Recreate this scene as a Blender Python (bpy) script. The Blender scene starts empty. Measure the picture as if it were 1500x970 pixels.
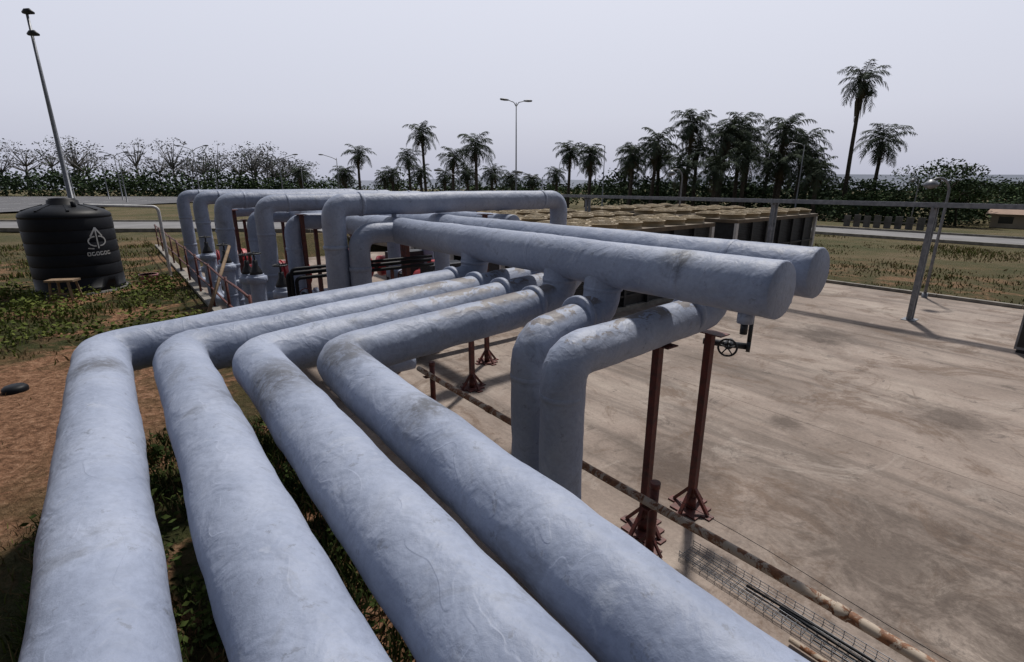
import bpy, math, random
from mathutils import Vector, noise, Matrix
random.seed(7)
R = random.random
U = random.uniform
TH = math.radians(16.3)
AX = Vector((-0.618, 0.786, 0)); BX = Vector((0.786, 0.618, 0))
CAMZ = 3.5
def W(a, b, z):           # site grid (a along the headers, b across the yard), z above the slab
    return Vector((AX.x*a+BX.x*b, AX.y*a+BX.y*b, z))
def ab(x, y):
    return (-0.618*x+0.786*y, 0.786*x+0.618*y)

scene = bpy.context.scene
# ------------------------------------------------------------------ materials
def new_mat(name):
    m = bpy.data.materials.new(name); m.use_nodes = True
    nt = m.node_tree; bs = nt.nodes["Principled BSDF"]
    return m, nt, bs
def N(nt, t, **k):
    n = nt.nodes.new(t)
    for a, v in k.items(): setattr(n, a, v)
    return n
def ramp(nt, fac, stops):
    r = N(nt, 'ShaderNodeValToRGB')
    el = r.color_ramp.elements
    while len(el) < len(stops): el.new(0.5)
    for e, (p, c) in zip(el, stops):
        e.position = p; e.color = (c[0], c[1], c[2], 1) if isinstance(c, tuple) else (c, c, c, 1)
    nt.links.new(fac, r.inputs[0]); return r.outputs[0]
def noise_t(nt, scale, detail=4, rough=0.55, dist=0.0, vec=None):
    n = N(nt, 'ShaderNodeTexNoise'); n.inputs['Scale'].default_value = scale
    n.inputs['Detail'].default_value = detail; n.inputs['Roughness'].default_value = rough
    n.inputs['Distortion'].default_value = dist
    if vec is not None: nt.links.new(vec, n.inputs['Vector'])
    return n.outputs['Fac']
def mix(nt, fac, a, b, mode='MIX'):
    m = N(nt, 'ShaderNodeMix', data_type='RGBA', blend_type=mode)
    for s, v in ((m.inputs[0], fac), (m.inputs[6], a), (m.inputs[7], b)):
        if isinstance(v, (int, float)): s.default_value = v
        elif isinstance(v, tuple): s.default_value = (v[0], v[1], v[2], 1)
        else: nt.links.new(v, s)
    return m.outputs[2]
def mad(nt, a, k, c):
    m = N(nt, 'ShaderNodeMath', operation='MULTIPLY_ADD'); nt.links.new(a, m.inputs[0]); m.inputs[1].default_value = k
    if isinstance(c, float): m.inputs[2].default_value = c
    else: nt.links.new(c, m.inputs[2])
    return m.outputs[0]
def bump(nt, bs, h, strength, dist):
    b = N(nt, 'ShaderNodeBump'); b.inputs['Strength'].default_value = strength
    b.inputs['Distance'].default_value = dist
    nt.links.new(h, b.inputs['Height']); nt.links.new(b.outputs[0], bs.inputs['Normal'])
def geo(nt):
    return N(nt, 'ShaderNodeNewGeometry').outputs['Position']
def near_pt(nt, p, pt, r0, r1, wob=0.0, ns=None):
    d = N(nt, 'ShaderNodeVectorMath', operation='DISTANCE'); nt.links.new(p, d.inputs[0]); d.inputs[1].default_value = tuple(pt)
    v = d.outputs['Value']
    if wob: v = mad(nt, ns, wob, v)
    mr = N(nt, 'ShaderNodeMapRange'); nt.links.new(v, mr.inputs[0])
    mr.inputs[1].default_value = r0+wob*.5; mr.inputs[2].default_value = r1+wob*.5; mr.inputs[3].default_value = 1; mr.inputs[4].default_value = 0
    return mr.outputs[0]
def simple(name, c1, c2=None, scale=8, rough=0.6, metal=0.0, bmp=0.0, lo=0.35, hi=0.65, spec=0.5):
    m, nt, bs = new_mat(name)
    bs.inputs['Roughness'].default_value = rough; bs.inputs['Metallic'].default_value = metal
    bs.inputs['Specular IOR Level'].default_value = spec
    c2 = c2 or tuple(v*0.7 for v in c1)
    p = geo(nt); n = noise_t(nt, scale, 4, 0.6, 0, p)
    nt.links.new(ramp(nt, n, [(lo, c1), (hi, c2)]), bs.inputs['Base Color'])
    if bmp: bump(nt, bs, n, bmp, 0.02)
    return m

def pipe_mat(name, worn=False):
    m, nt, bs = new_mat(name); p = geo(nt)
    fn = noise_t(nt, 26, 4, 0.7, 0.2, p); md = noise_t(nt, 2.6, 7, 0.72, 0.6, p); lo = noise_t(nt, 1.1, 2, 0.5, 0, p)
    base = ramp(nt, mad(nt, md, 0.45, mad(nt, lo, 0.55, 0.0)), [(0.38, (0.22, 0.255, 0.345)), (0.5, (0.28, 0.32, 0.42)), (0.62, (0.34, 0.38, 0.48))])
    c = mix(nt, 1.0, base, ramp(nt, fn, [(0.25, 0.84), (0.6, 1.0)]), 'MULTIPLY')
    c = mix(nt, ramp(nt, md, [(0.565, 0.0), (0.69, 0.6)]), c, (0.125, 0.135, 0.16))
    c = mix(nt, ramp(nt, md, [(0.30, 0.45), (0.39, 0.0)]), c, (0.45, 0.485, 0.56))
    g1 = noise_t(nt, 10, 5, 0.78, 0.2, p)
    c = mix(nt, ramp(nt, g1, [(0.61, 0.0), (0.67, 0.55)]), c, (0.14, 0.15, 0.175))
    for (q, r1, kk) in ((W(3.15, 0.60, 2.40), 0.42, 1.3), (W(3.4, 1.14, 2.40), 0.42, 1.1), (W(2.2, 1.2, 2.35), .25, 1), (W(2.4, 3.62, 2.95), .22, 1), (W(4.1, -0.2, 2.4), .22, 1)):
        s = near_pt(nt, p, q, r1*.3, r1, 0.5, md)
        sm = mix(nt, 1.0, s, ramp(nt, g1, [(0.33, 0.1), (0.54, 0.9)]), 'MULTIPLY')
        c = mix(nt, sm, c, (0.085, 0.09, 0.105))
    if worn:
        w = ramp(nt, noise_t(nt, 3.4, 6, 0.7, 0.8, p), [(0.495, 0.0), (0.515, 0.85)])
        up = N(nt, 'ShaderNodeSeparateXYZ'); g = N(nt, 'ShaderNodeNewGeometry')
        nt.links.new(g.outputs['Normal'], up.inputs[0])
        w2 = mix(nt, 1.0, w, ramp(nt, up.outputs[2], [(0.62, 0.0), (0.86, 1.0)]), 'MULTIPLY')
        dt = N(nt, 'ShaderNodeVectorMath', operation='DOT_PRODUCT'); nt.links.new(p, dt.inputs[0]); dt.inputs[1].default_value = tuple(BX)
        w2 = mix(nt, 1.0, w2, ramp(nt, mad(nt, dt.outputs['Value'], 0.1, 0.0), [(0.17, 0.0), (0.26, 1.0)]), 'MULTIPLY')
        c = mix(nt, w2, c, (0.15, 0.128, 0.115))
    nt.links.new(c, bs.inputs['Base Color'])
    bs.inputs['Roughness'].default_value = 0.55; bs.inputs['Specular IOR Level'].default_value = 0.4
    big = noise_t(nt, 5.0, 3, 0.5, 0.5, p)
    cn = noise_t(nt, 3.0, 2, 0.45, 0.5, p)
    crease = ramp(nt, cn, [(0.44, 0.0), (0.475, 0.5), (0.485, 0.0)])
    h = mad(nt, crease, 0.09, mad(nt, fn, 0.15, big))
    bump(nt, bs, h, 0.6, 0.036)
    return m
M_pipe = pipe_mat('insulation_grey_paint')
M_worn = pipe_mat('insulation_worn_paint', True)
M_red = simple('red_oxide_steel', (0.13, 0.026, 0.018), (0.055, 0.018, 0.014), 14, 0.6, 0.0, 0.2)
M_redbright = simple('red_pump_paint', (0.38, 0.02, 0.025), (0.25, 0.015, 0.02), 4, 0.45)
M_black = simple('black_plastic', (0.006, 0.007, 0.010), (0.010, 0.011, 0.014), 3, 0.5, spec=0.16)
M_dark = simple('dark_metal', (0.03, 0.033, 0.038), (0.018, 0.018, 0.02), 6, 0.5, 0.3)
M_galv = simple('galvanised_steel', (0.24, 0.25, 0.27), (0.14, 0.15, 0.17), 9, 0.5, 0.4)
M_white = simple('white_paint', (0.62, 0.62, 0.62), (0.45, 0.44, 0.42), 4, 0.5)
M_wood = simple('weathered_wood', (0.25, 0.17, 0.10), (0.14, 0.095, 0.06), 12, 0.8, 0, 0.3)
M_tan = simple('fan_tan_plastic', (0.40, 0.315, 0.19), (0.24, 0.185, 0.11), 2.2, 0.6)
M_tandk = simple('chiller_top_sheet', (0.14, 0.10, 0.06), (0.08, 0.06, 0.04), 2.2, 0.7)
def rust():
    m, nt, bs = new_mat('rusty_painted_rail'); p = geo(nt)
    f = ramp(nt, noise_t(nt, 9, 6, 0.7, 0.5, p), [(0.47, 0.0), (0.52, 1.0)])
    r = ramp(nt, noise_t(nt, 30, 5, 0.6, 0, p), [(0.3, (0.10, 0.038, 0.018)), (0.7, (0.26, 0.115, 0.05))])
    nt.links.new(mix(nt, f, (0.40, 0.33, 0.26), r), bs.inputs['Base Color'])
    bs.inputs['Roughness'].default_value = 0.7; bump(nt, bs, f, 0.4, 0.003); return m
M_rust = rust()
M_bark = simple('bark', (0.11, 0.095, 0.08), (0.05, 0.043, 0.038), 5, 0.95, 0, 0.4, spec=0.1)
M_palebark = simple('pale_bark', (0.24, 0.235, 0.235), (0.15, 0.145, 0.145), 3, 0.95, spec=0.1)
def leafmat(name, c1, c2, sc=0.8):
    m, nt, bs = new_mat(name); p = geo(nt)
    nt.links.new(ramp(nt, noise_t(nt, sc, 2, 0.6, 0, p), [(0.35, c1), (0.65, c2)]), bs.inputs['Base Color'])
    bs.inputs['Roughness'].default_value = 0.9; bs.inputs['Specular IOR Level'].default_value = 0.08
    return m
M_palm = leafmat('palm_frond', (0.038, 0.054, 0.038), (0.072, 0.09, 0.06))
M_palmdry = leafmat('palm_frond_dry', (0.10, 0.085, 0.055), (0.07, 0.06, 0.04))
M_leaf = leafmat('leaf_green', (0.04, 0.068, 0.032), (0.08, 0.115, 0.05))
M_leafhaze = leafmat('leaf_haze_grey', (0.115, 0.12, 0.12), (0.18, 0.18, 0.18))  # distance haze over the far trees is put into this leaf colour
M_leafdk = leafmat('leaf_dark', (0.03, 0.05, 0.03), (0.058, 0.085, 0.044))
M_grass = leafmat('grass_green', (0.06, 0.085, 0.02), (0.125, 0.145, 0.036), 1.5)
M_grassdk = leafmat('weed_dark', (0.028, 0.045, 0.013), (0.065, 0.088, 0.024), 1.5)
M_straw = leafmat('grass_straw', (0.21, 0.155, 0.075), (0.13, 0.095, 0.05), 1.5)

SOIL = W(7.4, -2.0, 1.0)
def ground_mat():
    m, nt, bs = new_mat('ground_grass_and_soil'); p = geo(nt)
    n1 = noise_t(nt, 1.8, 7, 0.72, 0.3, p); n2 = noise_t(nt, 14, 6, 0.75, 0.2, p)
    grass = ramp(nt, n1, [(0.3, (0.025, 0.034, 0.013)), (0.5, (0.06, 0.064, 0.024)), (0.66, (0.13, 0.09, 0.048))])
    soil = ramp(nt, n2, [(0.32, (0.16, 0.08, 0.045)), (0.5, (0.31, 0.165, 0.095)), (0.68, (0.43, 0.26, 0.165))])
    f = ramp(nt, noise_t(nt, 0.6, 6, 0.72, 0.4, p), [(0.50, 0.0), (0.57, 1.0)])
    f2 = mix(nt, 1.0, f, near_pt(nt, p, SOIL, 1.7, 3.3, 4.2, n1), 'LIGHTEN')
    c = mix(nt, f2, grass, soil)
    c = mix(nt, 1.0, c, ramp(nt, n2, [(0.3, 0.6), (0.6, 1.1)]), 'MULTIPLY')
    sx = N(nt, 'ShaderNodeVectorMath', operation='LENGTH'); nt.links.new(p, sx.inputs[0])
    far = N(nt, 'ShaderNodeMapRange'); nt.links.new(sx.outputs['Value'], far.inputs[0])
    far.inputs[1].default_value = 16; far.inputs[2].default_value = 32
    fld = ramp(nt, noise_t(nt, 0.22, 7, 0.72, 0, p), [(0.35, (0.06, 0.068, 0.03)), (0.5, (0.11, 0.095, 0.05)), (0.66, (0.17, 0.13, 0.08))])
    c = mix(nt, far.outputs[0], c, fld)
    nt.links.new(c, bs.inputs['Base Color']); bs.inputs['Roughness'].default_value = 0.95; bs.inputs['Specular IOR Level'].default_value = 0.1
    bump(nt, bs, n2, 1.0, 0.10); return m
def slab_mat():
    m, nt, bs = new_mat('stained_concrete'); p = geo(nt)
    rot = N(nt, 'ShaderNodeVectorRotate', rotation_type='Z_AXIS'); rot.inputs['Angle'].default_value = -math.radians(38.2)
    nt.links.new(p, rot.inputs['Vector'])
    nb_ = noise_t(nt, 0.6, 8, 0.78, 1.0, p); n3 = noise_t(nt, 0.32, 5, 0.65, 0.5, rot.outputs[0])
    c = ramp(nt, n3, [(0.34, (0.185, 0.147, 0.122)), (0.5, (0.26, 0.21, 0.178)), (0.66, (0.345, 0.29, 0.247))])
    st = N(nt, 'ShaderNodeMapping'); st.inputs['Scale'].default_value = (1.5, 0.15, 1); nt.links.new(rot.outputs[0], st.inputs[0])
    c = mix(nt, 1.0, c, ramp(nt, noise_t(nt, 1.0, 6, 0.7, 1.0, st.outputs[0]), [(0.36, 0.62), (0.48, 0.94), (0.62, 1.14)]), 'MULTIPLY')
    c = mix(nt, ramp(nt, nb_, [(0.52, 0.0), (0.60, 0.72)]), c, (0.135, 0.092, 0.066))
    c = mix(nt, ramp(nt, nb_, [(0.36, 0.5), (0.43, 0.0)]), c, (0.37, 0.32, 0.28))
    n5 = noise_t(nt, 2.1, 6, 0.78, 0.6, p)
    c = mix(nt, ramp(nt, n5, [(0.585, 0.0), (0.66, 0.65)]), c, (0.085, 0.068, 0.058))
    for (a, b, r1) in ((4.6, 13.1, 0.85), (4.1, 12.6, 0.4), (2.9, 7.6, .3), (0.9, 5.4, 1.4), (1.4, 9.8, 0.7), (-1.0, 5.4, 1.8), (3.3, 5.2, .9), (-1.2, 9.0, 1.3), (0.3, 13.5, .9)):
        s = near_pt(nt, p, W(a, b, 0), r1*.25, r1, r1*2.6, n5)
        c = mix(nt, mix(nt, 1.0, s, (0.75, 0.75, 0.75), 'MULTIPLY'), c, (0.078, 0.058, 0.047))
    n2 = noise_t(nt, 22, 5, 0.75, 0, p)
    c = mix(nt, 1.0, c, ramp(nt, n2, [(0.3, 0.78), (0.65, 1.07)]), 'MULTIPLY')
    nt.links.new(c, bs.inputs['Base Color']); bs.inputs['Roughness'].default_value = 0.82; bs.inputs['Specular IOR Level'].default_value = 0.3
    bump(nt, bs, n2, 0.4, 0.015); return m
M_ground = ground_mat(); M_slab = slab_mat()
M_conc = simple('concrete_kerb', (0.27, 0.25, 0.22), (0.13, 0.12, 0.105), 3, 0.85, 0, 0.3)
M_concdk = simple('weathered_concrete', (0.14, 0.135, 0.13), (0.07, 0.068, 0.062), 1.5, 0.9, 0, 0.3)
M_asph = simple('asphalt', (0.11, 0.11, 0.118), (0.08, 0.08, 0.086), 0.6, 0.9)
M_road = simple('pale_asphalt', (0.20, 0.197, 0.20), (0.14, 0.138, 0.14), 0.5, 0.9)
M_mark = simple('white_marking', (0.6, 0.6, 0.6), (0.4, 0.4, 0.4), 3, 0.8)
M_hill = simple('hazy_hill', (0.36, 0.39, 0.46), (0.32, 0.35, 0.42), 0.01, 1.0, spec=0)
M_roof = simple('roof_sheet', (0.30, 0.20, 0.14), (0.22, 0.14, 0.10), 0.6, 0.8)
M_wall = simple('rendered_wall', (0.42, 0.36, 0.28), (0.33, 0.28, 0.22), 0.8, 0.9)
M_glass = simple('dark_window', (0.02, 0.025, 0.03), (0.03, 0.035, 0.04), 1, 0.2)
M_pink = simple('pink_plastic', (0.42, 0.20, 0.21), (0.3, 0.13, 0.14), 10, 0.5)

# ------------------------------------------------------------------ mesh builder
class MB:
    def __init__(s): s.v = []; s.f = []; s.m = []; s.mats = []; s.sm = []
    def mi(s, mat):
        if mat not in s.mats: s.mats.append(mat)
        return s.mats.index(mat)
    def face(s, idx, mat, smooth=False):
        s.f.append(idx); s.m.append(s.mi(mat)); s.sm.append(smooth)
    def quad(s, a, b, c, d, mat, smooth=False):
        n = len(s.v); s.v += [a, b, c, d]; s.face((n, n+1, n+2, n+3), mat, smooth)
    def box(s, c, ax, ay, az, mat):
        n = len(s.v); c = Vector(c)
        for i in (-1, 1):
            for j in (-1, 1):
                for k in (-1, 1): s.v.append(c+ax*i+ay*j+az*k)
        for q in ((0,1,3,2),(4,6,7,5),(0,4,5,1),(2,3,7,6),(0,2,6,4),(1,5,7,3)):
            s.face(tuple(n+i for i in q), mat)
    def gbox(s, a0, a1, b0, b1, z0, z1, mat):
        s.box(W((a0+a1)/2, (b0+b1)/2, (z0+z1)/2), AX*(a1-a0)/2, BX*(b1-b0)/2, Vector((0,0,(z1-z0)/2)), mat)
    def beam(s, p, q, w, h, mat, up=Vector((0,0,1))):
        p = Vector(p); q = Vector(q); d = (q-p); L = d.length; d.normalize()
        x = d.cross(up)
        if x.length < 1e-3: x = d.cross(Vector((AX.x, AX.y, 0)))
        x.normalize(); y = x.cross(d)
        s.box((p+q)/2, d*L/2, x*w/2, y*h/2, mat)
    def rings(s, cents, radii, mat, seg=24, cap=(True, True), nz=0.0, smooth=True, frame=None):
        pts = cents; n0 = len(s.v); k = len(pts); prev = None
        for i, p in enumerate(pts):
            if i == 0: d = pts[1]-pts[0]
            elif i == k-1: d = pts[-1]-pts[-2]
            else: d = pts[i+1]-pts[i-1]
            if d.length < 1e-9: d = Vector((0,0,1))
            d = d.normalized()
            if prev is None:
                u = frame or (Vector((0,0,1)) if abs(d.z) < 0.9 else AX.copy())
            else: u = prev
            u = (u-d*u.dot(d)).normalized(); prev = u; w = d.cross(u)
            r = radii[i] if not isinstance(radii, float) else radii
            for j in range(seg):
                t = 2*math.pi*j/seg; o = u*math.cos(t)+w*math.sin(t)
                rr = r
                if nz:
                    q = p+o*r
                    rr = r*(1+nz*(noise.noise(q*2.2)*0.8+noise.noise(q*6.0)*0.42+noise.noise(q*13)*0.16))
                s.v.append(p+o*rr)
        for i in range(k-1):
            for j in range(seg):
                a = n0+i*seg+j; b = n0+i*seg+(j+1) % seg
                s.face((a, b, b+seg, a+seg), mat, smooth)
        if cap[0]: s.face(tuple(n0+j for j in reversed(range(seg))), mat)
        if cap[1]: s.face(tuple(n0+(k-1)*seg+j for j in range(seg)), mat)
    def cyl(s, p, q, r, mat, seg=16, r2=None, cap=(True, True)):
        s.rings([Vector(p), Vector(q)], [r, r if r2 is None else r2], mat, seg, cap)
    def make(s, name, origin=None):
        if origin is None:
            xs = [v[0] for v in s.v]; ys = [v[1] for v in s.v]; zs = [v[2] for v in s.v]
            origin = Vector(((min(xs)+max(xs))/2, (min(ys)+max(ys))/2, min(zs)))
        me = bpy.data.meshes.new(name)
        me.from_pydata([(v[0]-origin[0], v[1]-origin[1], v[2]-origin[2]) for v in s.v], [], s.f)
        for m in s.mats: me.materials.append(m)
        me.polygons.foreach_set('material_index', s.m); me.polygons.foreach_set('use_smooth', s.sm)
        me.update()
        o = bpy.data.objects.new(name, me); o.location = origin
        scene.collection.objects.link(o); return o

def fillet(pts, fr, step=0.07, n=9):
    pts = [Vector(p) for p in pts]; out = [pts[0]]
    for i in range(1, len(pts)-1):
        a, b, c = pts[i-1], pts[i], pts[i+1]
        d1 = (b-a).normalized(); d2 = (c-b).normalized(); th = d1.angle(d2)
        if th < 0.02: out.append(b); continue
        off = fr*math.tan(th/2); p1 = b-d1*off; p2 = b+d2*off
        for k in range(n+1):
            t = k/n; out.append(p1*(1-t)**2+b*2*t*(1-t)+p2*t*t)
    out.append(pts[-1]); res = [out[0]]
    for p, q in zip(out, out[1:]):
        L = (q-p).length
        if L < 1e-4: continue
        m = max(1, int(L/step))
        for k in range(1, m+1): res.append(p+(q-p)*k/m)
    return res
def pipe(mb, pts, r, mat, fr=0.26, nz=0.05, seg=36, step=0.07, sag=0.012, n=9):
    c = fillet(pts, fr, step, n)
    c2 = [p+Vector((noise.noise(p*0.9+Vector((5,0,0))), noise.noise(p*0.9+Vector((0,9,0))), noise.noise(p*0.9)))*sag for p in c]
    mb.rings(c2, r, mat, seg, (True, True), nz)
def collar(mb, p, d, r, mat, w=0.09, k=1.07):
    p = Vector(p); d = Vector(d).normalized()
    h = d*w/2
    mb.rings([p-h, p-h*0.8, p, p+h*0.8, p+h], [r*1.0, r*k, r*(k+0.01), r*k, r*1.0], mat, 36, (True, True), 0.03)

# ------------------------------------------------------------------ terrain
def sst(x, a, b):
    t = min(1, max(0, (x-a)/(b-a))); return t*t*(3-2*t)
def hgt(a, b):
    w = W(a, b, 0)
    base = 1.0*(1-sst(b, 8, 34)) if a > 27 else (1.0 if b < 1.41 else (-0.12 if b < 20.6 else -0.02))
    base -= 1.5*sst(b, 54, 74)
    if b < 1.3 and a < 27 or a > 27:
        base += 0.09*noise.noise(Vector((w.x*0.35, w.y*0.35, 0)))*min(1, abs(b-1.3))
    d = math.hypot(w.x, w.y)
    if d > 160: base -= sst(d, 160, 900)*9
    return base
def lines(dense0, dense1, st, far):
    l = []; x = dense0
    while x <= dense1+1e-6: l.append(round(x, 4)); x += st
    g = st; y = dense1
    while y < far: g *= 1.25; y += g; l.append(y)
    g = st; y = dense0
    while y > -far: g *= 1.25; y -= g; l.insert(0, y)
    return l
la = lines(-10, 32, 0.6, 2500); lb = lines(-14, 24, 0.6, 2500)
lb = sorted([b for b in lb if abs(b-1.4) > 0.15 and abs(b-20.55) > 0.2]+[1.35, 1.44, 20.52, 20.64])
gm = MB()
for a in la:
    for b in lb:
        p = W(a, b, hgt(a, b)); gm.v.append(p)
nb = len(lb)
for i in range(len(la)-1):
    for j in range(nb-1):
        gm.face((i*nb+j, i*nb+j+1, (i+1)*nb+j+1, (i+1)*nb+j), M_ground, True)
g = gm.make('ground', Vector((0,0,0)))
if g.data.polygons[0].normal.z < 0: g.data.flip_normals()

sb = MB()
bs_edges = [1.5, 7.83, 14.16, 20.5]
for j in range(len(bs_edges)-1):
    sb.gbox(-10, 26, bs_edges[j]+0.004, bs_edges[j+1]-0.004, -0.2, 0.0, M_slab)
sb.make('concrete_slab')
kb = MB()
x = -10
while x < 26:
    kb.gbox(x+0.01, min(x+2.0, 26)-0.01, 20.51, 20.66, -0.2, 0.10, M_conc); x += 2.0
kb.make('kerb')
rw = MB()
rw.gbox(-10, 26, 1.34, 1.495, -0.2, 1.07, M_conc)
rw.make('retaining_wall')

# roads
def strip(name, p, q, w, z, mat):
    m = MB(); p = Vector(p); q = Vector(q); d = q-p; n = max(2, int(d.length/3)); dn = d.normalized()
    s = Vector((-dn.y, dn.x, 0))*w/2
    for i in range(n+1):
        c = p+d*i/n
        for sd in (-1, 1):
            v = c+s*sd; a, b = ab(v.x, v.y); ca, cb = ab(c.x, c.y)
            v.z = max(hgt(a, b), hgt(ca, cb))+z; m.v.append(v)
    for i in range(n): m.face((2*i, 2*i+2, 2*i+3, 2*i+1), mat)
    return m
def kerbs(m, p, q, w):
    p = Vector(p); q = Vector(q); d = (q-p); dn = d.normalized(); s = Vector((-dn.y, dn.x, 0))
    n = int(d.length/6)
    for sd in (-1, 1):
        for i in range(n):
            c0 = p+d*i/n+s*sd*(w/2+0.1); c1 = p+d*(i+1)/n+s*sd*(w/2+0.1)
            for c in (c0, c1): a, b = ab(c.x, c.y); c.z = hgt(a, b)+0.09
            m.beam(c0, c1-(c1-c0).normalized()*0.03, 0.18, 0.2, M_conc)
r1 = strip('r', W(-120, 44, 0), W(160, 44, 0), 6.0, 0.05, M_road)
kerbs(r1, W(-60, 44, 0), W(120, 44, 0), 6.0)
r1.make('road')
r2 = strip('r', (-150, 33.5, 0), (14, 30.5, 0), 6.5, 0.08, M_road)
kerbs(r2, Vector((-110, 32.77, 0)), Vector((14, 30.5, 0)), 6.5)
r2.make('road')
pk = MB()
def zz(x, y): a, b = ab(x, y); return hgt(a, b)
nx, ny = 24, 14
for i in range(nx+1):
    for j in range(ny+1):
        x = -150+i*(105/nx); y = 45+j*(58/ny); pk.v.append(Vector((x, y, zz(x, y)+0.16)))
for i in range(nx):
    for j in range(ny):
        k = i*(ny+1)+j; pk.face((k, k+ny+1, k+ny+2, k+1), M_asph)
pk.make('parking_lot')
mk = MB()
for row in range(5):
    y0 = 49+row*11
    for i in range(37):
        x = -148+i*2.7
        mk.quad(*[Vector((xx, yy, zz(xx, yy)+0.185)) for xx, yy in ((x, y0), (x+0.18, y0), (x+0.18, y0+4.8), (x, y0+4.8))], M_mark)
mk.make('parking_markings')

# ------------------------------------------------------------------ main insulated pipes
RP = 0.180; RH = 0.215
H1B, H2B, HZ = 3.75, 4.62, 2.76
zp = 2.2; ze = 2.3
runs = [(-0.235, -0.225, 4.97, 5.57, H1B, M_pipe), (0.245, 0.18, 4.58, 5.02, H2B, M_worn), (0.70, 0.60, 4.14, 4.50, H2B, M_worn), (1.185, 0.99, 3.72, 3.92, H1B, M_worn)]
for (b0, bn, a0, a1, hb, mt) in runs:
    m = MB()
    am = a0+(a1-a0)*1.0*(hb-b0)/(H1B-b0)
    pipe(m, [W(-3.5, bn, zp), W(a0, b0, zp), W(am, hb, ze), W(am, hb, HZ-0.05)], RP, mt, fr=0.24, n=4, nz=0.065, seg=48, step=0.05)
    d = (W(am, hb, 0)-W(a0, b0, 0)).normalized()
    collar(m, W(am, hb, ze)-d*(hb-H1B+0.42), d, RP, M_pipe, 0.07)
    collar(m, W(am, hb, HZ-RH-0.03), (0,0,1), RP, M_pipe, 0.05, 1.06)
    m.make('insulated_pipe')
for (b0, a0, a1, hb) in ((2.70, 3.16, 3.30, H1B), (2.62, 2.68, 2.62, H2B)):
    m = MB(); am = a1
    pipe(m, [W(a0, b0, -0.05), W(a0, b0, zp), W(am, hb, ze-0.02), W(am, hb, HZ-0.05)], RP, M_worn, fr=0.24, n=4, nz=0.065, seg=44, step=0.05)
    d = (W(am, hb, 0)-W(a0, b0, 0)).normalized()
    collar(m, W(am, hb, ze)-d*0.40, d, RP, M_pipe, 0.07)
    collar(m, W(a0, b0, zp)-Vector((0,0,0.32)), (0,0,1), RP, M_pipe, 0.05, 1.02)
    collar(m, W(a0, b0, 0.05), (0,0,1), RP*1.1, M_pipe, 0.1, 1.1)
    collar(m, W(am, hb, HZ-RH-0.03), (0,0,1), RP, M_pipe, 0.05, 1.06)
    m.make('insulated_pipe')
def header(b, a0, a1, z, r, name='header_pipe'):
    m = MB(); n = int((a1-a0)/0.08)
    cs = [W(a0+(a1-a0)*i/n, b, z) for i in range(n+1)]
    cs = [c+Vector((0,0,1))*noise.noise(c*0.7)*0.012 for c in cs]
    rs = [r]*(n+1)
    m.rings(cs, rs, M_pipe, 40, (False, False), 0.04)
    for (e, s) in ((a0, 1), (a1, -1)):
        m.rings([W(e+0.05*s, b, z), W(e-0.012*s, b, z), W(e-0.022*s, b, z), W(e-0.022*s, b, z)], [r*1.012, r*1.012, r*0.975, r*0.94], M_pipe, 40, (False, False), 0.02)
        m.rings([W(e-0.022*s, b, z), W(e-0.012*s, b, z), W(e-0.018*s, b, z), W(e-0.022*s, b, z)], [r*0.94, r*0.91, r*0.5, 0.004], M_pipe, 40, (False, True), 0.02)
    for aa in [a0+0.75+k*1.9 for k in range(int((a1-a0)/1.9))]:
        if aa < a1-0.2: collar(m, W(aa, b, z), AX, r, M_pipe, 0.06, 1.004+0.01*R())
    m.cyl(W(a0+0.22, b, z-r+0.03), W(a0+0.22, b, z-r-0.08), 0.06, M_pipe, 16)
    m.cyl(W(a0+0.22, b, z-r-0.08), W(a0+0.22, b, z-r-0.17), 0.028, M_dark, 12)
    return m.make(name)
header(H1B, 1.62, 19.0, HZ, RH)
header(H2B, 1.72, 17.5, HZ+0.02, RH)
header(6.0, 7.6, 14.0, HZ+0.02, 0.17)

loops = [(7.95, 2.73, 7.5, 3.20, 0.18), (10.9, 2.4, 7.2, 3.14, 0.165), (12.8, 2.0, 7.0, 3.16, 0.17), (15.3, 1.9, 7.2, 3.17, 0.165), (18.1, 1.82, 7.2, 3.18, 0.165)]
for i, (a, b0, b1, z, r) in enumerate(loops):
    m = MB()
    low = 0.55
    pts = [W(a, b0, low if i else 0.0), W(a, b0, z), W(a, b1, z), W(a, b1, 0.2)]
    if i: pts = [W(a+0.0, b0+0.9, low)]+pts
    pipe(m, pts, r, M_pipe, fr=0.27, seg=24, step=0.12)
    for zc in (0.95, 1.75, 2.55):
        collar(m, W(a, b0, zc), (0,0,1), r, M_pipe, 0.06, 1.05)
    collar(m, W(a, b0, 1.35), (0,0,1), r*1.05, M_pipe, 0.16, 1.28)
    collar(m, W(a, b0+0.45, z), BX, r, M_pipe, 0.06, 1.05)
    collar(m, W(a, b1-0.5, z), BX, r, M_pipe, 0.06, 1.05)
    if i == 0: m.cyl(W(a, H1B, z-r+0.02), W(a, H1B, HZ+RH-0.02), 0.04, M_pipe, 10)
    m.make('pipe_loop')
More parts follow.
